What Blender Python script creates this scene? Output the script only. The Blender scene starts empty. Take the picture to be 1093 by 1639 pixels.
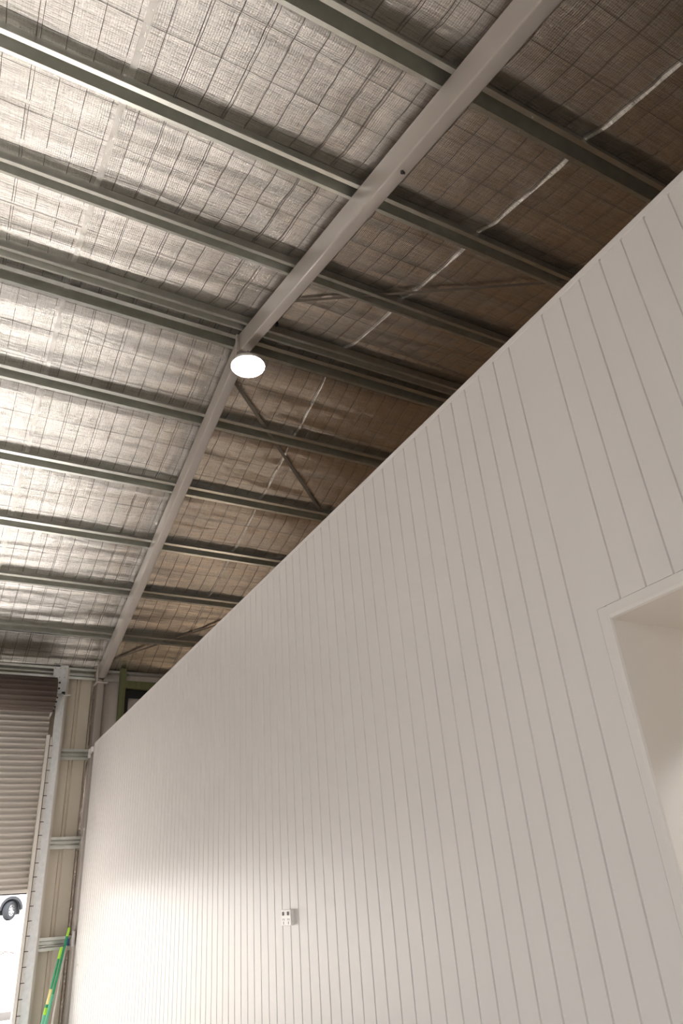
import bpy, bmesh, math, random
import numpy as np
from mathutils import Vector, Matrix
random.seed(7); rng = np.random.RandomState(7)
scene = bpy.context.scene
C = scene.collection

# ------------------------------------------------------------------ camera
EYE = 1.35                                    # lens height above the slab; heights below are written from the lens
YAW, PITCH, ROLL, FPX = 0.5367912542730106, 0.5020552171185941, -0.08140884669875843, 1139.3145535437213
def cam_axes():
    c, s = math.cos, math.sin
    fwd = Vector((s(YAW)*c(PITCH), c(YAW)*c(PITCH), s(PITCH)))
    right = Vector((c(YAW), -s(YAW), 0)); up = right.cross(fwd)
    return c(ROLL)*right + s(ROLL)*up, -s(ROLL)*right + c(ROLL)*up, fwd
rt, up, fw = cam_axes()
cam = bpy.data.cameras.new('camera'); co = bpy.data.objects.new('camera', cam); C.objects.link(co)
co.matrix_world = Matrix(((rt.x, up.x, -fw.x, 0), (rt.y, up.y, -fw.y, 0), (rt.z, up.z, -fw.z, EYE), (0, 0, 0, 1)))
cam.sensor_fit = 'VERTICAL'; cam.sensor_height = 36; cam.lens = FPX/1639*36
cam.clip_start = 0.05; cam.clip_end = 500
scene.camera = co

# ------------------------------------------------------------------ world, sun, daylight, exposure
scene.view_settings.view_transform = 'Standard'; scene.view_settings.look = 'None'
scene.view_settings.gamma = 1; scene.view_settings.use_curve_mapping = False
scene.view_settings.exposure = 0.66
scene.cycles.use_denoising = True
scene.cycles.max_bounces = 10; scene.cycles.diffuse_bounces = 6; scene.cycles.glossy_bounces = 6
scene.cycles.sample_clamp_indirect = 8.0
scene.cycles.caustics_reflective = True
world = bpy.data.worlds.new('overcast_sky'); scene.world = world; world.use_nodes = True
bg = world.node_tree.nodes['Background']
bg.inputs['Color'].default_value = (1.0, 0.982, 0.968, 1); bg.inputs['Strength'].default_value = 3.6
def lamp(name, kind, loc, rot, energy, color, **kw):
    l = bpy.data.lights.new(name, kind); l.energy = energy; l.color = color
    for k, v in kw.items(): setattr(l, k, v)
    o = bpy.data.objects.new(name, l); C.objects.link(o); o.location = loc
    o.rotation_euler = rot; return o
SUN_DIR = Vector((-0.10, -0.74, -0.70))
sun = lamp('sun', 'SUN', (0, 30, 20), (0, 0, 0), 11.0, (1.0, 0.965, 0.925), angle=0.02)
sun.rotation_euler = SUN_DIR.to_track_quat('-Z', 'Y').to_euler()
# daylight entering through the far roller door (low gap) and the open door behind the camera
def daylight(name, loc, aim, sx, sy):           # sky portals filling the door openings
    o = lamp(name, 'AREA', loc, (0, 0, 0), 1, (1, 1, 1), shape='RECTANGLE', size=sx, size_y=sy)
    o.data.cycles.is_portal = True
    o.rotation_euler = Vector(aim).to_track_quat('-Z', 'Z').to_euler(); return o
daylight('daylight_far_door', (-0.64, 10.02, -0.5+EYE), (0, -1, 0.0), 3.8, 1.8)
daylight('daylight_near_door', (-3.0, -0.87, 0.17+EYE), (0, 1, 0.0), 4.0, 3.1)
daylight('added_side_portal', (4.2, 10.02, -.98+EYE), (0, -1, 0.0), 1.3, .85)  # unseen low opening added to light the foil right of the rafter

# ------------------------------------------------------------------ materials
def new_mat(name):
    m = bpy.data.materials.new(name); m.use_nodes = True
    nt = m.node_tree; b = nt.nodes['Principled BSDF']; return m, nt, b
def coords(nt, scale=(1, 1, 1)):
    g = nt.nodes.new('ShaderNodeNewGeometry'); mp = nt.nodes.new('ShaderNodeMapping'); mp.inputs['Scale'].default_value = scale
    nt.links.new(g.outputs['Position'], mp.inputs['Vector']); return mp.outputs['Vector']
def noise(nt, vec, scale, detail=4, rough=.55):
    n = nt.nodes.new('ShaderNodeTexNoise'); n.inputs['Scale'].default_value = scale; n.inputs['Detail'].default_value = detail
    n.inputs['Roughness'].default_value = rough; nt.links.new(vec, n.inputs['Vector']); return n.outputs['Fac']
def ramp(nt, fac, a, b, ca, cb):
    r = nt.nodes.new('ShaderNodeValToRGB'); r.color_ramp.elements[0].position = a; r.color_ramp.elements[1].position = b
    r.color_ramp.elements[0].color = (*ca, 1); r.color_ramp.elements[1].color = (*cb, 1); nt.links.new(fac, r.inputs['Fac']); return r.outputs['Color']
def bump(nt, h, strength, dist, prev=None):
    b = nt.nodes.new('ShaderNodeBump'); b.inputs['Strength'].default_value = strength; b.inputs['Distance'].default_value = dist
    nt.links.new(h, b.inputs['Height'])
    if prev: nt.links.new(prev, b.inputs['Normal'])
    return b.outputs['Normal']
def paint(name, col, rough=.45, metal=0.0, var=.06, nscale=3.0, bstr=.0, bdist=.001, stretch=(1, 1, 1), spec=.5):
    m, nt, b = new_mat(name)
    v = coords(nt, stretch); n = noise(nt, v, nscale)
    ca = tuple(c*(1-var) for c in col); cb = tuple(min(1, c*(1+var)) for c in col)
    nt.links.new(ramp(nt, n, .3, .7, ca, cb), b.inputs['Base Color'])
    b.inputs['Roughness'].default_value = rough; b.inputs['Metallic'].default_value = metal
    b.inputs['Specular IOR Level'].default_value = spec
    if bstr > 0: nt.links.new(bump(nt, noise(nt, v, nscale*25, 3), bstr, bdist), b.inputs['Normal'])
    return m
M = {}
M['wall_paint'] = paint('white_satin_board_paint', (.74, .72, .712), .36, var=.01, nscale=1.5, bstr=.05)
M['trim_paint'] = paint('white_plaster_paint', (.74, .72, .70), .5, var=.01, nscale=1.5)
M['steel_paint'] = paint('taupe_painted_steel', (.54, .49, .455), .32, var=.03, nscale=1.2)
M['galv'] = paint('galvanised_steel', (.60, .605, .565), .33, metal=.95, var=.07, nscale=14)
M['galv_flat'] = paint('dull_galvanised_plate', (.76, .775, .79), .42, metal=.35, var=.07, nscale=22)
M['shutter'] = paint('cream_coated_curtain', (.72, .675, .62), .34, var=.03, nscale=2)
M['shutter_dark'] = paint('dark_brown_coil', (.15, .118, .105), .30, var=.06, nscale=2)  # rolled curtain coloured darker than the hanging part
M['clad'] = paint('beige_wall_sheeting', (.64, .575, .475), .45, var=.04, nscale=2)
M['clad_out'] = paint('grey_wall_sheeting', (.42, .38, .34), .55, var=.05, nscale=2)
M['guide'] = paint('beige_door_guide', (.70, .66, .61), .4, var=.04, nscale=3)
M['concrete'] = paint('trowelled_concrete', (.655, .635, .615), .40, var=.08, nscale=1.3, bstr=.1)
M['ground'] = paint('pale_gravel', (.66, .62, .57), .9, var=.10, nscale=2.5, bstr=.4, bdist=.01)
M['timber_green'] = paint('green_treated_pine', (.14, .15, .065), .65, var=.18, nscale=4, stretch=(6, 6, .6), bstr=.15)
M['ply'] = paint('brown_plywood', (.40, .27, .165), .6, var=.15, nscale=2, stretch=(1, 1, 4))
M['ply_floor'] = paint('light_brown_board_floor', (.62, .46, .31), .5, var=.15, nscale=2, stretch=(1, 1, 4))
M['black'] = paint('black_plastic', (.015, .014, .013), .5, var=.1)
M['dark_steel'] = paint('dark_bolt_steel', (.07, .06, .05), .4, metal=.5, var=.1)
M['bolt'] = paint('zinc_bolt', (.65, .64, .6), .35, metal=.7, var=.1)
M['plastic_white'] = paint('white_outlet_plastic', (.82, .80, .78), .3, var=.01)
M['slot'] = paint('socket_slot_dark', (.20, .17, .165), .6, var=.05)
M['green'] = paint('green_pole_coating', (.02, .30, .13), .35, var=.05)
M['green_pale'] = paint('pale_green_pole_coating', (.13, .52, .33), .35, var=.05)
M['lime'] = paint('lime_grip_rubber', (.38, .72, .05), .5, var=.05)
M['yellow'] = paint('yellow_label_film', (.80, .72, .30), .5, var=.1)
M['blue'] = paint('blue_clamp_plastic', (.05, .12, .36), .5, var=.05)
M['pole_white'] = paint('white_pole_coating', (.72, .68, .64), .4, var=.04)
M['wire'] = paint('steel_mesh_wire', (.17, .15, .13), .45, metal=.6, var=.1)
M['strap'] = paint('brace_strap_steel', (.22, .19, .16), .45, metal=.4, var=.1)
M['car_white'] = paint('white_vehicle_paint', (.80, .80, .80), .25, var=.01)
M['tyre'] = paint('black_tyre_rubber', (.030, .034, .042), .8, var=.1, nscale=30)
M['rim'] = paint('silver_wheel_alloy', (.6, .6, .62), .3, metal=.8, var=.05)
M['glass'] = paint('dark_vehicle_glass', (.03, .035, .04), .08, var=.02)
M['amber'] = paint('amber_marker_lens', (.75, .22, .05), .3, var=.02)
M['rubble'] = paint('grey_rubble', (.17, .13, .13), .9, var=.25, nscale=12)
M['kerb'] = paint('grey_kerb_concrete', (.14, .14, .15), .85, var=.1, nscale=6)
M['room'] = paint('off_white_plasterboard', (.70, .69, .66), .6, var=.01)

def foil_mat(name, col, rough):
    m, nt, b = new_mat(name)
    g = nt.nodes.new('ShaderNodeNewGeometry')
    # crinkled foil: fine reinforcement scrim, long creases and small crumples
    def mapped(scale, rot=0.0):
        mp = nt.nodes.new('ShaderNodeMapping'); mp.inputs['Scale'].default_value = scale; mp.inputs['Rotation'].default_value = (0, 0, rot)
        nt.links.new(g.outputs['Position'], mp.inputs['Vector']); return mp.outputs['Vector']
    crum = noise(nt, mapped((1, 1, 1)), 95, 5, .75)
    longx = noise(nt, mapped((5, 55, 0)), 1.0, 4, .6)
    longy = noise(nt, mapped((75, 5, 0)), 1.0, 4, .6)
    w = nt.nodes.new('ShaderNodeTexWave'); w.wave_type = 'BANDS'; w.bands_direction = 'X'; w.inputs['Scale'].default_value = 24; w.inputs['Distortion'].default_value = .6
    nt.links.new(g.outputs['Position'], w.inputs['Vector'])
    w2 = nt.nodes.new('ShaderNodeTexWave'); w2.wave_type = 'BANDS'; w2.bands_direction = 'Y'; w2.inputs['Scale'].default_value = 24; w2.inputs['Distortion'].default_value = .6
    nt.links.new(g.outputs['Position'], w2.inputs['Vector'])
    n = bump(nt, longx, .9, .007)
    n = bump(nt, longy, .5, .003, n)
    n = bump(nt, w.outputs['Fac'], .35, .0012, n)
    n = bump(nt, w2.outputs['Fac'], .35, .0012, n)
    n = bump(nt, crum, .75, .0028, n)
    nt.links.new(n, b.inputs['Normal'])
    fine = nt.nodes.new('ShaderNodeMath'); fine.operation = 'ADD'; nt.links.new(noise(nt, mapped((1, 1, 1)), 150, 4, .8), fine.inputs[0]); nt.links.new(longx, fine.inputs[1])
    f2 = nt.nodes.new('ShaderNodeMath'); f2.operation = 'ADD'; nt.links.new(fine.outputs[0], f2.inputs[0]); nt.links.new(noise(nt, mapped((160, 9, 0)), 1.0, 3, .6), f2.inputs[1])
    f3 = nt.nodes.new('ShaderNodeMath'); f3.operation = 'MULTIPLY'; f3.inputs[1].default_value = 1/3; nt.links.new(f2.outputs[0], f3.inputs[0])
    nt.links.new(ramp(nt, f3.outputs[0], .40, .56, tuple(c*.70 for c in col), tuple(min(1, c*1.04) for c in col)), b.inputs['Base Color'])  # crinkle sparkle painted in as lighter and darker base colour
    b.inputs['Metallic'].default_value = 1.0; b.inputs['Roughness'].default_value = rough
    return m
M['foil'] = foil_mat('reinforced_foil_facing', (.93, .905, .875), .20)
M['foil_wall'] = foil_mat('wall_foil_facing', (.66, .60, .56), .5)
M['tape'] = paint('bright_foil_tape', (.86, .84, .81), .42, metal=1.0, var=.03, nscale=30, bstr=.5, bdist=.002)
def emit(name, col, s):
    m, nt, b = new_mat(name); b.inputs['Base Color'].default_value = (.9, .9, .9, 1)
    b.inputs['Emission Color'].default_value = (*col, 1); b.inputs['Emission Strength'].default_value = s; return m
M['lamp'] = emit('lit_lamp_diffuser', (1, .97, .93), 45)
M['fill'] = emit('added_fill_emitter', (1, .99, .95), 330.0)  # strong emitter of the added passage lamp

# ------------------------------------------------------------------ mesh helpers
class MB:
    def __init__(s): s.v = []; s.f = []; s.sm = []
    def add(s, vs, fs, smooth=False):
        o = len(s.v); s.v += [tuple(v) for v in vs]; s.f += [tuple(o+i for i in f) for f in fs]; s.sm += [smooth]*len(fs); return s
    def box(s, x0, x1, y0, y1, z0, z1):
        v = [(x, y, z) for x in (x0, x1) for y in (y0, y1) for z in (z0, z1)]
        return s.add(v, [(0, 1, 3, 2), (4, 6, 7, 5), (0, 4, 5, 1), (2, 3, 7, 6), (0, 2, 6, 4), (1, 5, 7, 3)])
    def extrude(s, loop, d, smooth=False, caps=True):          # closed loop of points pushed along vector d
        n = len(loop); d = Vector(d); a = [Vector(p) for p in loop]; b = [p+d for p in a]
        s.add(a+b, [(i, (i+1) % n, n+(i+1) % n, n+i) for i in range(n)], smooth)
        if caps: s.add(a, [tuple(reversed(range(n)))]); s.add(b, [tuple(range(n))])
        return s
    def sheet(s, prof, d, smooth=False):                       # open profile pushed along d
        n = len(prof); d = Vector(d); a = [Vector(p) for p in prof]
        return s.add(a+[p+d for p in a], [(i, i+1, n+i+1, n+i) for i in range(n-1)], smooth)
    def tube(s, pts, r, seg=8, caps=True):
        pts = [Vector(p) for p in pts]; rings = []
        r = r if isinstance(r, (list, tuple)) else [r]*len(pts); vs = []
        for i, p in enumerate(pts):
            t = (pts[min(i+1, len(pts)-1)]-pts[max(i-1, 0)]).normalized()
            a = t.cross(Vector((0, 0, 1)) if abs(t.z) < .9 else Vector((1, 0, 0))).normalized(); b = t.cross(a)
            for k in range(seg):
                th = 2*math.pi*k/seg; vs.append(p+(a*math.cos(th)+b*math.sin(th))*r[i])
        fs = [(i*seg+k, i*seg+(k+1) % seg, (i+1)*seg+(k+1) % seg, (i+1)*seg+k) for i in range(len(pts)-1) for k in range(seg)]
        s.add(vs, fs, True)
        if caps:
            s.add(vs[:seg], [tuple(reversed(range(seg)))]); s.add(vs[-seg:], [tuple(range(seg))])
        return s
    def lathe(s, c, axis, prof, seg=32):                       # prof = [(radius, along)]
        return s.tube_prof(Vector(c), Vector(axis).normalized(), prof, seg)
    def tube_prof(s, c, ax, prof, seg):
        a = ax.cross(Vector((0, 0, 1)) if abs(ax.z) < .9 else Vector((1, 0, 0))).normalized(); b = ax.cross(a); vs = []
        for r, h in prof:
            for k in range(seg):
                th = 2*math.pi*k/seg; vs.append(c+ax*h+(a*math.cos(th)+b*math.sin(th))*r)
        n = len(prof)
        s.add(vs, [(i*seg+k, i*seg+(k+1) % seg, (i+1)*seg+(k+1) % seg, (i+1)*seg+k) for i in range(n-1) for k in range(seg)], True)
        s.add(vs[:seg], [tuple(reversed(range(seg)))]); s.add(vs[-seg:], [tuple(range(seg))]); return s
    def build(s, name, mat, parent=None, bevel=0, solid=0, weld=True, off=0.0):
        me = bpy.data.meshes.new(name); me.from_pydata([(x, y, z+EYE) for x, y, z in s.v] if parent is None or True else s.v, [], s.f)
        me.polygons.foreach_set('use_smooth', s.sm); me.materials.append(M[mat])
        bm = bmesh.new(); bm.from_mesh(me)
        if weld: bmesh.ops.remove_doubles(bm, verts=bm.verts, dist=1e-5)
        if not solid: bmesh.ops.recalc_face_normals(bm, faces=bm.faces)
        bm.to_mesh(me); bm.free()
        o = bpy.data.objects.new(name, me); C.objects.link(o)
        if solid:
            md = o.modifiers.new('thickness', 'SOLIDIFY'); md.thickness = solid; md.offset = off
        if bevel:
            md = o.modifiers.new('soft_edges', 'BEVEL'); md.width = bevel; md.segments = 2; md.limit_method = 'ANGLE'; md.angle_limit = math.radians(40)
        if parent is not None:
            o.parent = parent; o.matrix_parent_inverse = parent.matrix_world.inverted()
        return o
def thing(name, loc, label=None, cat=None, group=None, kind=None):
    o = bpy.data.objects.new(name, None); C.objects.link(o); o.empty_display_size = .1
    o.matrix_world = Matrix.Translation(Vector(loc)+Vector((0, 0, EYE)))
    return tag(o, label, cat, group, kind)
def tag(o, label=None, cat=None, group=None, kind=None):
    for k, v in (('label', label), ('category', cat), ('group', group), ('kind', kind)):
        if v: o[k] = v
    return o
def dup(o, d, label, parent=None):
    c = o.copy(); C.objects.link(c)
    if parent is None:
        c.location = o.location+Vector(d)
        if label: c['label'] = label
    else: c.parent = parent
    for ch in o.children: dup(ch, d, None, c)
    return c
FL = -EYE                                                     # slab level seen from the lens

# ------------------------------------------------------------------ roof geometry measured on the rafter top
KN, CN = .2544, 3.4294                                         # near slope z = KN*y + CN
KF, CF = -.301, 5.980                                          # far slope
RIDGE = (CF-CN)/(KN-KF)
AN, AF = math.atan(KN), math.atan(KF)
def zt(y): return KN*y+CN if y < RIDGE else KF*y+CF
def slope_pt(y0, s, n, far):                                   # walk s along the slope and n square to it
    a = AF if far else AN; z0 = (KF*y0+CF) if far else (KN*y0+CN)
    return y0+s*math.cos(a)-n*math.sin(a), z0+s*math.sin(a)+n*math.cos(a)
NEAR_P = [-.46, .515, 1.487, 2.46, 3.42, 4.385]
FAR_P = [4.613, 5.505, 6.43, 7.305, 8.16, 9.04]
PW, PH = .146, .096
XL, XR = -7.0, 6.6
YF, YN = 9.95, -.80

# ------------------------------------------------------------------ setting: slab, walls, roof skin
m = MB().box(XL, 1.85, YN, YF+.05, FL-.15, FL); o = m.build('floor', 'concrete'); tag(o, kind='structure')
m = MB().box(1.85, XR, YN, YF+.05, FL-.15, FL); o = m.build('floor', 'ply_floor'); tag(o, kind='structure')

# white grooved partition (runs in depth, x = 1.798)
WX, GS, G0, WTOP, WEND = 1.798, .1, .7735, 1.985, 9.50
OPY, OPZ = 1.473, .766                                         # far top corner of the opening trim
def groove_profile(y0, y1):
    pts = [(WX, y0)]
    k = math.ceil((y0-G0+.006)/GS)
    while G0+k*GS < y1-.006:
        y = G0+k*GS; pts += [(WX, y-.0045), (WX+.008, y-.0036), (WX+.008, y+.0036), (WX, y+.0045)]; k += 1
    pts.append((WX, y1)); return pts
wall = MB()
def seg(y0, y1, z0, z1):
    p = groove_profile(y0, y1)
    loop = [(x, y, z0) for x, y in p]+[(WX+.10, y1, z0), (WX+.10, y0, z0)]
    wall.extrude(loop, (0, 0, z1-z0))
seg(OPY+.0012, WEND, FL, 1.957); seg(-.45, OPY+.0012, OPZ+.0012, 1.957); seg(YN, -.45, FL, 1.957)
o = wall.build('wall_right', 'wall_paint', weld=False); tag(o, kind='structure')
m = MB().box(WX-.002, WX+.112, YN, WEND+.004, 1.957, WTOP)
o = m.build('trim_1', 'wall_paint', bevel=.002); tag(o, kind='structure')     # capping along the top of the partition
m = MB().box(WX-.001, WX+.112, WEND, WEND+.022, FL, 1.957)
o = m.build('trim_2', 'wall_paint', bevel=.002); tag(o, kind='structure')     # stop bead closing its far end
# lining of the opening: flat edge strip, far reveal, near reveal, soffit
IY, IZ = 1.434, .723
lin = MB()
lin.extrude([(WX, OPY, FL), (WX, IY+.012, FL), (WX+.004, IY+.003, FL), (WX+.012, IY, FL), (WX+.90, IY, FL), (WX+.90, OPY, FL)], (0, 0, OPZ-FL))
lin.extrude([(WX, -.45, OPZ), (WX, -.45, IZ+.012), (WX+.004, -.45, IZ+.003), (WX+.012, -.45, IZ), (WX+.90, -.45, IZ), (WX+.90, -.45, OPZ)], (0, 1.4342+.45, 0))
lin.box(WX, WX+.90, -.49, -.45, FL, OPZ)
o = lin.build('trim_3', 'trim_paint', weld=False); tag(o, kind='structure')
# small lit passage behind the opening
m = MB()
m.box(WX+.90, WX+3.0, 2.2, 2.3, FL, 1.05); m.box(WX+2.9, WX+3.0, YN, 2.3, FL, 1.05); m.box(WX+.11, WX+3.0, YN, 2.3, 1.05, 1.15); m.box(WX+.90, WX+.92, IY+.04, 2.2, FL, 1.05)
o = m.build('wall_passage', 'room'); tag(o, kind='structure')

pl = thing('added_passage_light', (3.25, .65, 1.04), 'round downlight lamp added unseen in the passage ceiling to brighten the opening in the white wall', 'fill')  # unseen lamp added to brighten the reveal and soffit
MB().lathe((3.25, .65, 1.05), (0, 0, -1), [(.10, 0), (.10, .008), (.088, .012)], 32).build('rim', 'plastic_white', pl)
MB().lathe((3.25, .65, 1.038), (0, 0, -1), [(.086, -.002), (.08, .004)], 32).build('diffuser', 'fill', pl)
# far wall: ribbed sheeting above and beside the roller door
DX0, DX1, DTOP = -2.55, 1.27, 2.9
def ribbed(x0, x1, z0, z1, y, out, mat, name, pitch=.19, ph=1.605):
    prof = []; k = math.ceil((x0-ph)/pitch)
    xs = [(x0, y)]
    while ph+k*pitch < x1-.03:
        x = ph+k*pitch
        if x-.03 > x0: xs += [(x-.028, y), (x-.016, y+out), (x+.016, y+out), (x+.028, y)]
        k += 1
    xs.append((x1, y)); b = MB().sheet([(x, yy, z0) for x, yy in xs], (0, 0, z1-z0)); return b
m = ribbed(DX1+.03, 1.90, FL, 3.2, YF, .03, 'clad', 'x')
m.sheet([(XL, YF, FL), (DX0, YF, FL)], (0, 0, 3.2-FL)); m.sheet([(1.90, YF+.002, FL), (3.6, YF+.002, FL)], (0, 0, 3.2-FL)); m.sheet([(4.8, YF+.002, FL), (XR, YF+.002, FL)], (0, 0, 3.2-FL)); m.sheet([(3.6, YF+.002, -.62), (4.8, YF+.002, -.62)], (0, 0, 3.2+.62))  # gap behind the partition is the added light opening
m.sheet([(DX0, YF, .95), (DX1+.03, YF, .95)], (0, 0, 2.3))
o = m.build('wall_far', 'clad', solid=.004); tag(o, kind='structure')
# near wall behind the camera with an open doorway, gable walls
m = MB(); m.box(XL, -5.0, YN-.06, YN, FL, 3.3); m.box(-1.0, XR, YN-.06, YN, FL, 3.3); m.box(-5.0, -1.0, YN-.06, YN, 1.7, 3.3);
o = m.build('wall_near', 'clad_out'); tag(o, kind='structure')
m = MB(); m.extrude([(XL-.05, YN, FL), (XL-.05, YF, FL), (XL-.05, YF, 3.2), (XL-.05, RIDGE, 4.9), (XL-.05, YN, 3.4)], (.05, 0, 0))
o = m.build('wall_left', 'clad_out'); tag(o, kind='structure')
m = MB(); m.extrude([(XR, YN, FL), (XR, YF, FL), (XR, YF, 3.2), (XR, RIDGE, 4.9), (XR, YN, 3.4)], (.05, 0, 0))
o = m.build('wall_gable', 'ply'); tag(o, kind='structure')

# roof skin
rs = []
for y, far in ((YN-.3, False), (RIDGE, False), (YF+.15, True)):
    rs.append((XL-.1, y, zt(y)+.21))
m = MB().extrude(rs+[(x, y, z+.03) for x, y, z in reversed(rs)], (XR-XL+.2, 0, 0))
ceil = m.build('ceiling', 'clad_out'); tag(ceil, kind='structure')

# foil blanket: laps over every purlin, sags between them onto the wire mesh
def crown(y0, far):
    a, _ = slope_pt(y0, .044, PH, far); b, _ = slope_pt(y0, PW-.045, PH, far); return a, b
NC = [crown(y, False) for y in NEAR_P]; FC = [crown(y, True) for y in FAR_P]
WIRE0, WIRES = -.020, .1475
def waves(x, y, seed, n, lx, ly):
    r = np.random.RandomState(seed); z = 0
    for i in range(n):
        kx = 2*np.pi/(lx*r.uniform(.6, 2.2))*r.choice([-1, 1]); ky = 2*np.pi/(ly*r.uniform(.6, 1.7))
        z = z+np.sin(kx*x+ky*y+r.uniform(0, 6.28))*r.uniform(.4, 1)
    return z/np.sqrt(n)
SAG = .046
def foil_n(X, Y, flat=1):                                              # height of the foil square to the rafter top
    crowns = sorted(NC+FC); n = np.full(np.shape(Y), PH+.004)
    w = np.zeros(np.shape(Y))
    for (a0, a1), (b0, b1) in zip(crowns[:-1], crowns[1:]):
        g = b0-a1; t = (Y-a1)/g; ins = (t > 0) & (t < 1)
        u = np.clip(np.minimum(t, 1-t)*g/(.15 if g > .4 else .04), 0, 1); p = 1-np.sqrt((1-u)**2+.004)+.063*(1-u)**2; p = np.clip(p, 0, 1); sg = SAG if g > .4 else .008
        n = np.where(ins, PH+.004-sg*p, n); w = np.where(ins, p if g > .4 else p*.2, w)
    lastb = crowns[-1][1]; t = np.clip((Y-lastb)/.5, 0, 1); n = np.where(Y > lastb, PH+.004-np.clip(Y-lastb, 0, .08)*.3-np.clip(Y-lastb-.08, 0, 1)*.11, n); w = np.where(Y > lastb, t, w)
    n = n+w*(flat*(waves(X, Y, 3, 9, 2.6, .15)*.0060+waves(X, Y, 4, 9, 1.2, .06)*.0009+waves(X, Y, 5, 9, .11, .55)*.0004+waves(X, Y, 9, 7, 1.8, .30)*.0085))
    q = np.abs(np.sin(np.pi*(X-WIRE0)/WIRES))
    n = n-(.0010+.0040*np.clip(1-w, 0, 1)*(w > 0))*(q**.6)*(1+.3*waves(X, Y, 11, 5, .9, .3))
    return n
SEAMS = [.335, 2.815]
def foil_sheet(x0, x1, lift, name_label):
    xs = np.arange(x0, x1+.001, .0295); xs[-1] = x1
    ys = np.concatenate([np.arange(YN, YF+.10, .021)])
    X, Y = np.meshgrid(xs, ys); n = foil_n(X, Y)+lift
    n = n-.003*np.clip(1-np.abs(X-x1)/.05, 0, 1)**1.5*(1 if x1 < 6 else 0)
    n = n-.003*np.clip(1-np.abs(X-x0)/.12, 0, 1)
    a = np.where(Y < RIDGE, AN, AF); bl = np.clip((Y-RIDGE)/.08, -1, 1)*.5+.5; a = AN*(1-bl)+AF*bl
    base = np.where(Y < RIDGE, KN*Y+CN, KF*Y+CF)
    Z = base+n*np.cos(a)+EYE; YY = Y-n*np.sin(a)
    v = np.stack([X, YY, Z], -1).reshape(-1, 3); ny, nx = X.shape
    i = np.arange(ny-1)[:, None]*nx+np.arange(nx-1)[None]; f = np.stack([i, i+nx, i+nx+1, i+1], -1).reshape(-1, 4)
    me = bpy.data.meshes.new('insulation_blanket'); me.from_pydata(v.tolist(), [], f.tolist())
    me.polygons.foreach_set('use_smooth', [True]*len(f)); me.materials.append(M['foil'])
    o = bpy.data.objects.new('insulation_blanket', me); C.objects.link(o); o.parent = ceil
    o['label'] = name_label; return o
foil_sheet(XL, SEAMS[0]+.004, 0.0, 'left width of silver foil blanket')
mid = foil_sheet(SEAMS[0]-.03, SEAMS[1]+.004, .003, 'middle width of silver foil blanket')
foil_sheet(SEAMS[1]-.03, XR, .005, 'right width of silver foil blanket')

def seam_fold(x, d):                                           # folded foil lip standing down at a lap
    ys = [y for y in np.arange(YN+.02, YF, .03)]; rr = np.random.RandomState(3)
    def row(dx, dn):
        out = []
        for y in ys:
            n = float(foil_n(np.array([x]), np.array([y]), 0)[0])-.004-dn; a = AF if y > RIDGE else AN
            out.append((x+dx+rr.uniform(-.001, .001), y-n*math.sin(a), zt(y)+n*math.cos(a)))
        return out
    rows = [row(-.001, -.01), row(-.002, d), row(.004, d*.95), row(.010, .0), row(.014, -.01)]
    m = MB(); N_ = len(ys)
    m.add(sum(rows, []), [(j*N_+i, j*N_+i+1, (j+1)*N_+i+1, (j+1)*N_+i) for j in range(4) for i in range(N_-1)])
    m.build('seam_fold', 'foil', ceil)
seam_fold(SEAMS[1], .010)
def joint_tape(x0, x1):
    ys = np.arange(YN+.02, YF, .02); m = MB(); rows = []
    rr = np.random.RandomState(8)
    for x in np.linspace(x0, x1, 4):
        n = foil_n(np.full(len(ys), x), ys)-.004+rr.uniform(-.0024, .0024, len(ys)); rows.append([(x, y-k*math.sin(AF if y > RIDGE else AN), zt(y)+k*math.cos(AF if y > RIDGE else AN)) for y, k in zip(ys, n)])
    N_ = len(ys); m.add(sum(rows, []), [(j*N_+i, j*N_+i+1, (j+1)*N_+i+1, (j+1)*N_+i) for j in range(3) for i in range(N_-1)], True)
    m.build('joint_tape', 'tape', ceil)['label'] = 'bright foil tape over the left blanket joint'
joint_tape(SEAMS[0]-.030, SEAMS[0]+.008)
# wire safety mesh holding the blanket up
def mesh_pt(x, y, d=0.0):
    n = float(foil_n(np.array([x]), np.array([y]))[0])
    far = y > RIDGE; a = AF if far else AN; z = (KF*y+CF) if far else (KN*y+CN)
    bl = min(1, max(0, (y-RIDGE)/.08*.5+.5)); a = AN*(1-bl)+AF*bl
    return (x, y-(n-d)*math.sin(a), z+(n-d)*math.cos(a))
wm = MB(); k = 0; x = WIRE0-WIRES*6
yy = list(np.arange(YN+.05, YF-.05, .07))
while x < 6.3:
    j = random.uniform(-.004, .004)
    wm.tube([mesh_pt(x+j, y, .0015) for y in yy], .0016, 4, False)
    if random.random() < .22:
        wm.tube([mesh_pt(x+.018+.006*math.sin(y*1.3+x), y, .0015) for y in yy], .0012, 4, False)
    x += WIRES
for y in np.arange(YN+.2, YF-.1, .30):
    if any(a-.05 < y < b+.05 for a, b in NC+FC): continue
    ph = random.uniform(0, 6); am = random.uniform(.004, .012)
    wm.tube([mesh_pt(x, y+am*math.sin(x*1.1+ph), .002) for x in np.arange(-1.2, 6.2, .0737)], .0012, 4, False)
o = wm.build('safety_mesh', 'wire', weld=False)
tag(o, 'thin dark wire safety mesh laid over the purlins under the silver foil roof blanket', 'wire mesh')

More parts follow.
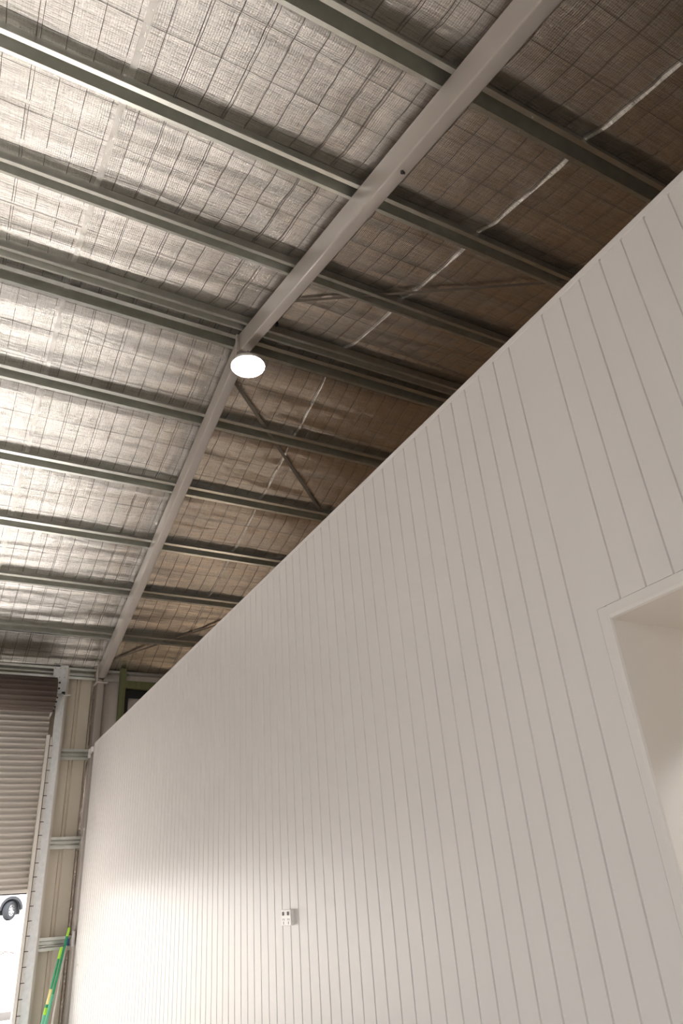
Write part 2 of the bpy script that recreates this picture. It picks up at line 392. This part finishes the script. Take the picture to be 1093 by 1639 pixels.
# ------------------------------------------------------------------ top hat purlins
def purlin(y0, far, label):
    o = thing('roof_purlin', (0, y0, (KF*y0+CF) if far else (KN*y0+CN)), label, 'purlin', 'galvanised purlins under the roof')
    prof = [(0, .006), (0, .0), (.032, 0), (.050, PH), (PW-.056, PH), (PW-.026, 0), (PW, 0), (PW, .006)]
    m = MB().sheet([(XL+.02, *slope_pt(y0, s, n+.003, far)) for s, n in prof], (XR-XL-.04, 0, 0))
    m.build('hat_section', 'galv', o, solid=.0024)
    # lapped joint sleeve a little past the rafter
    m = MB().sheet([(2.02, *slope_pt(y0, s, n, far)) for s, n in ((-.002, .006), (-.002, 0), (.031, 0), (.033, .01))], (.36, 0, 0))
    m.sheet([(2.02, *slope_pt(y0, s, n, far)) for s, n in ((PW-.033, .01), (PW-.031, 0), (PW+.002, 0), (PW+.002, .006))], (.36, 0, 0))
    m.build('lap_sleeve', 'galv', o, solid=.0015)
    for xx, s in ((1.82, .015), (1.87, .015), (2.36, .015), (2.36, PW-.015)):
        y, z = slope_pt(y0, s, -.004, far)
        MB().lathe((xx, y, z), (0, 0, -1), [(.006, -.004), (.006, .003), (.004, .005)], 8).build('screw', 'bolt', o)
    return o
names_n = ['galvanised roof purlin directly over the camera side wall', 'galvanised roof purlin on the near slope, fifth below the ridge',
           'galvanised roof purlin on the near slope, crossing the rafter at the top of the photo', 'galvanised roof purlin, second one down the rafter from the top of the photo',
           'galvanised roof purlin on the near slope, next one before the ridge pair', 'near one of the two close set ridge purlins above the round lamp']
names_f = ['far one of the two close set ridge purlins above the round lamp', 'galvanised roof purlin just beyond the round lamp, first down the far slope',
           'galvanised roof purlin second beyond the lamp, under the long diagonal strap', 'galvanised roof purlin third beyond the lamp on the far slope',
           'galvanised roof purlin fourth beyond the lamp on the far slope', 'galvanised roof purlin lowest on the far slope, nearest the roller door wall']
for y, l in zip(NEAR_P[2:], names_n[2:]): purlin(y, False, l)
for y, l in zip(FAR_P, names_f): purlin(y, True, l)

# ------------------------------------------------------------------ rafters, apex plates, column
RX0, RX1, RD = 1.80, 1.889, .208
def rafter(x0, x1, ya, yb, far, name, label):
    o = thing(name, (x0, ya, (KF*ya+CF) if far else (KN*ya+CN)), label, 'rafter', 'rafters of the steel frame')
    r = .012; w = x1-x0
    K, Cc = (KF, CF) if far else (KN, CN)
    loop = []
    for cx_, cz_, a0 in ((x1-r, -r, 0), (x0+r, -r, 90), (x0+r, -RD+r, 180), (x1-r, -RD+r, 270)):
        for q in range(4):
            a = math.radians(a0+q*30); loop.append((cx_+r*math.cos(a), cz_+r*math.sin(a)))
    n = len(loop); A = [(x, ya, K*ya+Cc+z-.001) for x, z in loop]; B = [(x, yb, K*yb+Cc+z-.001) for x, z in loop]
    m = MB(); m.add(A+B, [(i, (i+1) % n, n+(i+1) % n, n+i) for i in range(n)], True); m.add(A, [tuple(range(n))]); m.add(B, [tuple(range(n))])
    ob = m.build('beam', 'steel_paint', o)
    return o
rn = rafter(RX0, RX1, YN+.02, RIDGE-.012, False, 'steel_rafter', 'taupe painted steel rafter climbing from the top of the photo down to the lamp')
rf = rafter(RX0, RX1, RIDGE+.012, 9.70, True, 'steel_rafter', 'taupe painted steel rafter running from the lamp down to the column by the roller door')
m = MB(); m.extrude([(1.775, RIDGE-.011, 4.335), (1.915, RIDGE-.011, 4.335), (1.915, RIDGE-.011, 4.585), (1.775, RIDGE-.011, 4.585)], (0, .022, 0))
o = thing('apex_plate', (1.845, RIDGE, 4.335), 'taupe steel apex plate bolted between the rafters above the lamp', 'plate')
m.build('plate', 'steel_paint', o, bevel=.002)
for z in (4.38, 4.52):
    MB().lathe((1.786, RIDGE-.011, z), (0, -1, 0), [(.009, 0), (.009, .008), (.006, .012)], 6).build('bolt', 'bolt', o)
# column under the far rafter end
CX0, CX1, CY0, CY1 = 1.80, 1.889, 9.70, 9.90
o = thing('steel_column', (1.845, 9.80, FL), 'taupe painted steel column between the sheeting strip and the end of the white wall', 'column')
r = .010; loop = []
for cx_, cy_, a0 in ((CX1-r, CY1-r, 0), (CX0+r, CY1-r, 90), (CX0+r, CY0+r, 180), (CX1-r, CY0+r, 270)):
    for q in range(4):
        a = math.radians(a0+q*30); loop.append((cx_+r*math.cos(a), cy_+r*math.sin(a), FL))
m = MB(); n = len(loop); B = [(x, y, 2.80) for x, y, z in loop]
m.add(loop+B, [(i, (i+1) % n, n+(i+1) % n, n+i) for i in range(n)], True); m.add(loop, [tuple(range(n))]); m.add(B, [tuple(range(n))])
m.build('post', 'steel_paint', o)
MB().box(1.775, 1.925, 9.660, 9.90, 2.800, 2.812).build('cap_plate', 'steel_paint', o, bevel=.002)
MB().box(1.782, 1.800, 9.71, 9.722, 2.812, 3.085).build('end_plate', 'steel_paint', o, bevel=.002)
for x, y in ((1.786, 9.675), (1.912, 9.675)):
    MB().lathe((x, y, 2.812), (0, 0, 1), [(.011, 0), (.011, .012), (.007, .012), (.007, .022)], 6).build('bolt', 'bolt', o)
MB().lathe((1.789, 9.71, 3.04), (0, -1, 0), [(.011, 0), (.011, .01), (.007, .014)], 6).build('bolt', 'bolt', o)
MB().box(1.765, 1.797, 9.525, 9.70, 1.885, 1.945).build('cleat', 'wall_paint', o, bevel=.002)
MB().box(1.765, 1.800, 9.70, 9.712, 1.84, 1.90).build('cleat', 'wall_paint', o, bevel=.002)
MB().box(1.775, 1.797, 9.60, 9.70, -.20, -.05).build('cleat', 'wall_paint', o, bevel=.002)

# ------------------------------------------------------------------ wall girts (top hat, hollow side inwards)
def girt(x0, x1, zc, label, h=.132, y=9.835):
    o = thing('wall_girt', ((x0+x1)/2, y, zc), label, 'girt', 'girts on the roller door wall')
    hp = [(y, -h/2-.0), (y, -h/2+.030), (y+.085, -h/2+.040), (y+.085, h/2-.040), (y, h/2-.030), (y, h/2)]
    hp = [(y+.006, -h/2)]+hp+[(y+.006, h/2)]
    MB().sheet([(x0, yy, zc+zz) for yy, zz in hp], (x1-x0, 0, 0)).build('hat_section', 'galv', o, solid=.0024)
    # stiffening swage inside the hollow
    MB().tube([(x0, y+.083, zc-.010), (x1, y+.083, zc-.010)], .005, 8).build('swage', 'galv', o)
    return o
for zc, l in ((1.905, 'uppermost of the three galvanised girts between door jamb and column'), (.880, 'middle of the three galvanised girts between door jamb and column'),
              (-.160, 'lowest galvanised girt, behind the tops of the green poles')):
    girt(1.432, 1.799, zc, l)
girt(DX0-2.5, 1.795, 2.945, 'long galvanised eaves girt above the roller door', h=.15)
girt(1.90, XR-.02, 2.945, 'galvanised eaves girt right of the column behind the green timber frame', h=.15)

# ------------------------------------------------------------------ roller door
door = thing('door_1', (-.6, 9.7, FL), kind='structure')
DY = 9.735; P = .0675; z0, z1 = .40, 2.50
prof = []
z = z0
while z < z1:
    for t, d in ((0, 0), (.30, 0), (.42, .004), (.52, .013), (.66, .018), (.80, .013), (.90, .004)):
        prof.append((DX0+.03, DY-d*1.35, z+t*P))
    z += P
m = MB().sheet(prof, (1.262-DX0-.03, 0, 0), True)
cu = m.build('curtain', 'shutter', door, solid=.0015)
b = MB(); b.box(DX0+.03, 1.255, DY-.022, DY+.018, .365, .402); b.build('bottom_rail', 'guide', door, bevel=.003)
b = MB(); b.box(DX0+.03, 1.255, DY-.012, DY+.010, .352, .365); b.build('weather_seal', 'black', door)
# coil of curtain around the drum
cc = Vector((0, 9.50, 2.555)); coil = []
for i in range(20*8):
    t = i/8; ang = 2*math.pi*i/(20*8); fr = t-math.floor(t)
    rr = .200+.014*max(0, math.sin(2*math.pi*fr)); coil.append((DX0+.05, cc.y+rr*math.cos(ang), cc.z+rr*math.sin(ang)))
MB().extrude(coil, (1.255-DX0-.05, 0, 0), True).build('coil', 'shutter_dark', door)
MB().tube([(DX0-.05, cc.y, cc.z), (1.36, cc.y, cc.z)], .022, 12).build('axle', 'galv_flat', door)
MB().tube([(DX0-.05, 9.72, 2.885), (1.235, 9.72, 2.885)], .014, 10).build('tie_bar', 'galv', door)
MB().tube([(1.235, 9.72, 2.885), (1.247, 9.72, 2.885)], .020, 6).build('tie_bar_nut', 'bolt', door)
# right guide: beige channel with vertical slots and wall cleats
g = MB().extrude([(1.246, 9.665, FL), (1.282, 9.665, FL), (1.282, 9.672, FL), (1.256, 9.672, FL), (1.256, 9.76, FL), (1.282, 9.76, FL), (1.282, 9.768, FL), (1.246, 9.768, FL)], (0, 0, 2.10-FL))
gd = g.build('guide', 'guide', door)
g = MB().box(1.292, 1.315, 9.690, 9.72, FL, 2.08); g.build('guide_angle', 'guide', door, bevel=.002)
g = MB().box(1.282, 1.293, 9.72, 9.745, FL, 2.10); g.build('brush_strip', 'dark_steel', door)
zz = 1.97; q = 0
while zz > FL+.05:
    MB().box(1.284, 1.330, 9.684, 9.690, zz, zz+.008).build('fixing_cleat', 'dark_steel', door)
    if q % 3 == 1: MB().lathe((1.325, 9.716, zz-.06), (0, -1, 0), [(.006, 0), (.006, .005), (.003, .007)], 6).build('screw', 'bolt', door)
    zz -= .1455; q += 1
# left guide, outside the frame
MB().box(DX0-.01, DX0+.035, 9.665, 9.768, FL, 2.10).build('guide', 'guide', door)

# jamb post of galvanised C section carrying the guide and the end bracket
jb = thing('door_jamb', (1.38, 9.8, FL), 'galvanised steel door jamb post right of the roller shutter', 'jamb')
MB().box(1.318, 1.412, 9.728, 9.735, FL, 3.01).build('jamb_face', 'galv_flat', jb)
MB().extrude([(1.412, 9.726, FL), (1.420, 9.726, FL), (1.424, 9.80, FL), (1.452, 9.80, FL), (1.452, 9.93, FL), (1.440, 9.93, FL), (1.440, 9.812, FL), (1.412, 9.812, FL)], (0, 0, 3.01-FL)).build('jamb_return', 'guide', jb)
def plate_poly(pts, y, t): return MB().extrude([(x, y, z) for x, z in pts], (0, t, 0))
br = thing('shutter_bracket', (1.33, 9.68, 2.36), 'flat galvanised end bracket with bolt holes holding the shutter coil, above the jamb', 'bracket')
plate_poly([(1.232, 2.972), (1.384, 2.972), (1.384, 2.63), (1.352, 2.628), (1.352, 2.60), (1.286, 2.60), (1.286, 2.775), (1.232, 2.775)], 9.690, .008).build('plate', 'galv_flat', br, bevel=.001)
for x, z in ((1.247, 2.955), (1.312, 2.955), (1.372, 2.955), (1.247, 2.835), (1.312, 2.835), (1.372, 2.838)):
    MB().lathe((x, 9.690, z), (0, -1, 0), [(.005, 0), (.005, .004)], 8).build('bolt', 'dark_steel', br)
for z in (2.765, 2.690):
    MB().lathe((1.322, 9.690, z), (0, -1, 0), [(.014, 0), (.014, .008), (.009, .008), (.009, .016)], 6).build('bolt', 'black', br)
plate_poly([(1.286, 2.60), (1.330, 2.60), (1.318, 2.50), (1.285, 2.40), (1.262, 2.33), (1.245, 2.33), (1.262, 2.42), (1.280, 2.52)], 9.682, .008).build('arm', 'plastic_white', br, bevel=.001)
for x, z in ((1.315, 2.57), (1.308, 2.515), (1.297, 2.45), (1.285, 2.40)):
    MB().lathe((x, 9.682, z), (0, -1, 0), [(.011, 0), (.011, .01)], 6).build('bolt', 'black', br)
MB().tube([(1.30, 9.64, 2.585), (1.47, 9.60, 2.590)], .009, 8).build('lever', 'plastic_white', br)
MB().box(1.36, 1.40, 9.66, 9.70, 2.60, 2.645).build('latch_block', 'black', br, bevel=.002)
MB().tube([(1.405, 9.63, 2.585), (1.37, 9.64, 2.53), (1.345, 9.65, 2.46), (1.335, 9.66, 2.38)], .004, 6).build('cord', 'plastic_white', br)
MB().tube([(1.41, 9.63, 2.585), (1.385, 9.64, 2.52), (1.36, 9.65, 2.45), (1.352, 9.66, 2.35)], .003, 6).build('cord', 'plastic_white', br)

# crumpled foil fringe beside the column
def fringe(za, zb, label):
    m = MB(); rr = random.Random(int(za*10)); a = []; b_ = []; c_ = []
    k = int((zb-za)/.02)
    for i in range(k+1):
        z = za+(zb-za)*i/k
        a.append((1.770+rr.uniform(-.005, .005), 9.885+rr.uniform(-.01, .01), z)); b_.append((1.782+rr.uniform(-.004, .004), 9.862+rr.uniform(-.01, .01), z)); c_.append((1.797, 9.885, z))
    n = len(a); m.add(a+b_+c_, [(i, i+1, n+i+1, n+i) for i in range(n-1)]+[(n+i, n+i+1, 2*n+i+1, 2*n+i) for i in range(n-1)])
    o = m.build('foil_fringe', 'foil_wall', solid=.001); tag(o, label, 'foil strip', 'crumpled foil strips beside the column')
fringe(2.03, 2.86, 'crumpled silver foil edge beside the column, above the uppermost girt')
fringe(.96, 1.82, 'crumpled silver foil edge beside the column, between upper and middle girts')
fringe(-.09, .80, 'crumpled silver foil edge beside the column, between middle and lowest girts')
fringe(FL+.02, -.24, 'crumpled silver foil edge beside the column, below the lowest girt')

# ------------------------------------------------------------------ behind the partition: foil wall lining and green pine frame
o = MB().box(1.90, 3.6, 9.895, 9.925, FL, 3.0).box(3.6, 4.8, 9.895, 9.925, -.62, 3.0).box(4.8, XR-.02, 9.895, 9.925, FL, 3.0).build('wall_lining', 'foil_wall'); tag(o, kind='structure')
fr = thing('timber_frame', (2.9, 9.75, FL), 'green treated pine wall frame standing behind the far end of the white wall', 'timber frame')
MB().box(2.105, 2.180, 9.74, 9.83, FL, 3.035).build('stud', 'timber_green', fr, bevel=.003)
MB().box(2.180, 5.2, 9.75, 9.82, 2.775, 2.872).build('top_plate', 'timber_green', fr, bevel=.003)
for x in (3.2, 5.2): MB().box(x, x+.07, 9.75, 9.82, FL, 2.775 if x < 5 else 3.0).build('stud', 'timber_green', fr, bevel=.003)
fp = thing('dark_gap_strips', (2.6, 9.78, FL), 'black strips standing in for the dark gap under the green timber plate behind the white wall', 'dark gap')
MB().box(2.180, 2.245, 9.835, 9.85, 1.0, 2.775).build('gap_side_strip', 'black', fp); MB().box(2.245, 3.2, 9.835, 9.85, 2.66, 2.775).build('gap_head_strip', 'black', fp)  # black panels put in for the darkness of the gap

# ------------------------------------------------------------------ diagonal roof brace straps (above the purlins, against the foil)
def strap(p, q, far, label):
    K, Cc, A_ = (KF, CF, AF) if far else (KN, CN, AN); pts = []
    m = MB(); p = Vector(p); q = Vector(q); d = (q-p).normalized(); w = Vector((-d.y, d.x))*.016
    L = []; R_ = []; n = 24
    for i in range(n+1):
        c = p+(q-p)*i/n
        for S, l in ((1, L), (-1, R_)):
            e = c+w*S; l.append((e.x, e.y-.030*math.sin(A_), K*e.y+Cc+.030*math.cos(A_)))
    m.add(L+R_, [(i, i+1, n+2+i, n+1+i) for i in range(n)])
    o = m.build('brace_strap', 'strap', solid=.0015); tag(o, label, 'brace strap', 'diagonal roof brace straps')
strap((1.90, 5.04), (4.1, 6.90), True, 'dark steel diagonal brace strap starting beside the round lamp')
strap((1.90, 3.99), (4.4, 1.95), False, 'dark steel diagonal brace strap above the near slope purlins, right of the rafter')
strap((1.90, 9.66), (3.9, 8.0), True, 'dark steel diagonal brace strap low on the roof near the green timber frame')

# ------------------------------------------------------------------ round lamp
lx, ly, lz = 1.845, 4.487, 4.152
lo = thing('high_bay_lamp', (lx, ly, lz), 'round white lit high bay lamp hanging below the ridge of the roof', 'lamp')
MB().lathe((lx, ly, lz), (0, 0, 1), [(.147, .0), (.150, .010), (.146, .030), (.10, .040), (.085, .075), (.05, .080), (.045, .10)], 48).build('housing', 'trim_paint', lo)
MB().lathe((lx, ly, lz), (0, 0, -1), [(.144, -.002), (.143, .004), (.12, .008), (.06, .011)], 48).build('diffuser', 'lamp', lo)
MB().tube([(lx, ly, lz+.09), (lx, ly, lz+.14), (lx+.012, ly, lz+.16), (lx, ly, lz+.180)], .006, 8).build('hook', 'bolt', lo)

# ------------------------------------------------------------------ small fittings
o = MB().lathe((2.03, 4.285, 4.56), (0, -.3, -1), [(.010, -.03), (.022, -.02), (.022, .02), (.012, .03), (.012, .05)], 16).build('cable_gland', 'black')
tag(o, 'small black cable gland on the foil beside the rafter, just before the ridge', 'cable gland')
o = MB().extrude([(1.828, 2.075, 3.743), (1.838, 2.085, 3.743), (1.858, 2.072, 3.738), (1.836, 2.064, 3.738)], (0, .006, -.010)).build('cable_tie', 'dark_steel')
tag(o, 'tiny brown cable tie end on the lower edge of the near rafter', 'cable tie')
# double power point on the white wall
ox = WX-.020; oc_y, oc_z = 3.884, -.041
ot = thing('power_outlet', (WX, oc_y, oc_z), 'white double power outlet in a surface box on the white grooved wall', 'power outlet')
MB().box(ox+.006, WX, oc_y-.056, oc_y+.056, oc_z-.035, oc_z+.035).build('mounting_box', 'plastic_white', ot, bevel=.003)
MB().box(ox-.002, ox+.006, oc_y-.058, oc_y+.058, oc_z-.0365, oc_z+.0365).build('face_plate', 'plastic_white', ot, bevel=.002)
for s in (-1, 1):
    yc = oc_y+s*.030
    MB().box(ox-.007, ox-.002, yc-.007, yc+.007, oc_z+.010, oc_z+.027).build('switch', 'slot', ot, bevel=.001)
    m = MB()
    m.box(ox-.0026, ox-.0018, yc-.0030, yc+.0030, oc_z-.030, oc_z-.018)
    for t in (-1, 1): m.extrude([(ox-.0026, yc+t*.005, oc_z-.004), (ox-.0026, yc+t*.009, oc_z-.004), (ox-.0026, yc+t*.013, oc_z-.013), (ox-.0026, yc+t*.009, oc_z-.013)], (.0008, 0, 0))
    m.build('socket_slots', 'slot', ot)
o = MB().lathe((WX, 9.33, -.37), (-1, 0, 0), [(.012, 0), (.012, .003), (.006, .006)], 10).build('wall_screw', 'bolt')
tag(o, 'single small screw head low on the far end of the white wall', 'screw')

# ------------------------------------------------------------------ cleaning poles leaning in the corner
def pole(top, bot, label, parts, foot='black'):
    top = Vector(top); bot = Vector(bot); d = bot-top; t = (FL+.012-top.z)/d.z; base = top+d*t
    o = thing('cleaning_pole', base, label, 'cleaning pole', 'cleaning poles in the corner')
    L = (base-top).length; u = (base-top).normalized()
    for nm, mat, a, b_, r in parts:
        a = L if a is None else a; b_ = L if b_ is None else b_
        MB().tube([top+u*a, top+u*b_], r, 14).build(nm, mat, o, bevel=.001)
    return o
pole((1.716, 9.560, -.012), (1.563, 9.50, -.872), 'green telescopic cleaning pole with lime tip, tallest of the poles by the column',
     [('tip_grip', 'lime', 0, .085, .0135), ('tube', 'green', .085, .62, .013), ('lower_tube', 'green_pale', .62, None, .0155)])
pole((1.648, 9.52, -.195), (1.518, 9.44, -.868), 'shorter green telescopic cleaning pole with lime and yellow bands',
     [('grip', 'lime', 0, .11, .0150), ('tube', 'green', .11, .385, .0130), ('label_band', 'yellow', .385, .52, .0145), ('collar', 'green', .52, .55, .0165), ('lower_grip', 'lime', .55, .61, .0170), ('lower_tube', 'green_pale', .61, None, .0150)])
pole((1.726, 9.66, -.120), (1.645, 9.60, -.885), 'white pole with blue clamp behind the green cleaning poles',
     [('clamp', 'blue', 0, .065, .024), ('tube', 'pole_white', .065, None, .0115)])

# ------------------------------------------------------------------ outside: rising yard, vehicle, debris
gz = lambda y: FL+.02 if y < 12 else FL+.02+(y-12)*(.41-FL-.02)/(38-12)
g = MB(); ys = [YF+.05, 12, 38, 60]
for a, b_ in zip(ys[:-1], ys[1:]):
    za, zb = (FL-.01 if a < 11 else gz(a)), (gz(b_) if b_ < 40 else gz(38))
    g.add([(-40, a, za), (40, a, za), (40, b_, zb), (-40, b_, zb)], [(0, 1, 2, 3)])
g.add([(-40, -30, FL-.02), (40, -30, FL-.02), (40, YN, FL-.02), (-40, YN, FL-.02)], [(0, 1, 2, 3)])
o = g.build('yard_ground', 'ground'); tag(o, kind='structure')

vt = thing('van', (4.35, 38.0, .41), 'white van parked in the bright yard, seen through the gap under the roller door', 'van')
# local frame: u forward (towards the left of the picture), n flank normal facing the shed
ang = math.radians(14); U = Vector((-math.cos(ang), -math.sin(ang), 0)); N = Vector((math.sin(ang), -math.cos(ang), 0))
O = Vector((4.22, 38.0, .41))
def L3(u, n, z): return O+U*u+N*n+Vector((0, 0, z))
body = [(-3.9, .32), (-.62, .32)]
for i in range(13):
    a = math.pi-math.pi*i/12; body.append((-.06+.47*math.cos(a), .40+.50*math.sin(a)))
body += [(.50, .30), (.98, .30), (1.10, .62), (1.02, 1.02), (.30, 1.20), (-.45, 1.95), (-.8, 2.08), (-3.75, 2.10), (-3.95, 1.9)]
m = MB(); m.extrude([L3(u, .10, z) for u, z in body], N*-1.85); m.build('body', 'car_white', vt, bevel=.03)
m = MB(); arch = []
for i in range(13):
    a = math.pi-math.pi*i/12; arch.append((-.06+.49*math.cos(a), .40+.52*math.sin(a)))
for i in range(13):
    a = math.pi*i/12; arch.append((-.06+.42*math.cos(a), .38+.43*math.sin(a)))
m.extrude([L3(u, .125, z) for u, z in arch], N*-.25); m.build('wheel_arch', 'tyre', vt)
m = MB(); m.box(0, 0, 0, 0, 0, 0); m = MB()
m.extrude([L3(u, -.30, z) for u, z in [(-.6, .2), (.5, .2), (.5, .95), (-.6, .95)]], N*-.02); m.build('wheel_well', 'tyre', vt)
def wheel(u, n, steer, rad=.37):
    c = L3(u, n, rad); ax = Matrix.Rotation(steer, 3, 'Z') @ N
    w = MB().lathe(c, ax, [(rad*.60, -.13), (rad*.93, -.13), (rad, -.09), (rad, .07), (rad*.94, .105), (rad*.66, .11), (rad*.62, .06)], 32).build('tyre', 'tyre', vt)
    r_ = MB().lathe(c, ax, [(rad*.62, .04), (rad*.62, .095), (rad*.52, .085), (rad*.30, .10), (rad*.16, .115), (rad*.10, .12)], 32).build('wheel_rim', 'rim', vt)
    e1 = ax.cross(Vector((0, 0, 1))).normalized(); e2 = Vector((0, 0, 1))
    for k in range(8):
        th = k*math.pi/4; p = c+ax*.098+(e1*math.cos(th)+e2*math.sin(th))*rad*.42
        MB().lathe(p, ax, [(.028, -.01), (.028, .006)], 10).build('rim_hole', 'tyre', r_)
wheel(-.06, -.03, math.radians(38)); wheel(-2.95, -.03, 0)
m = MB().extrude([L3(u, .115, z) for u, z in [(-.72, 1.25), (-.42, 1.25), (-.50, 1.85), (-.72, 1.92)]], N*-.02); m.build('window', 'glass', vt)
m = MB().extrude([L3(u, .115, z) for u, z in [(-1.75, 1.25), (-.80, 1.25), (-.80, 1.92), (-1.75, 1.92)]], N*-.02); m.build('window', 'glass', vt)
m = MB().extrude([L3(u, .115, z) for u, z in [(.60, .86), (.78, .86), (.78, .92), (.60, .92)]], N*-.02); m.build('marker_light', 'amber', vt)
m = MB().extrude([L3(u, .118, z) for u, z in [(-1.02, .36), (-.96, .36), (-.84, .86), (-.88, .86)]], N*-.02); m.build('door_gap', 'glass', vt)

def rubble(cx_, cy_, n, sp, seed, label):
    r_ = random.Random(seed); m = MB()
    for i in range(n):
        x = cx_+r_.gauss(0, sp); y = cy_+r_.gauss(0, sp*1.6); s = r_.uniform(.02, .06)
        z = gz(y)+s*.3
        vs = [Vector((x+s*dx*r_.uniform(.6, 1.2), y+s*dy*r_.uniform(.6, 1.2), z+s*.6*dz)) for dx, dy, dz in ((1, 0, 0), (0, 1, 0), (-1, 0, 0), (0, -1, 0), (0, 0, 1), (0, 0, -1))]
        m.add(vs, [(0, 1, 4), (1, 2, 4), (2, 3, 4), (3, 0, 4), (1, 0, 5), (2, 1, 5), (3, 2, 5), (0, 3, 5)])
    o = m.build('rubble_heap', 'rubble', weld=False); tag(o, label, 'rubble', kind='stuff')
rubble(2.62, 24.3, 70, .16, 1, 'small heap of broken stones on the bright yard ground below the van')
rubble(1.42, 13.0, 40, .10, 2, 'loose stones on the yard ground close outside the roller door')
o = MB().box(.2, 1.9, 14.15, 14.45, gz(14.3)-.05, gz(14.3)+.10).build('kerb_block', 'kerb', bevel=.01)
tag(o, 'grey concrete kerb block lying on the yard outside the door', 'kerb')
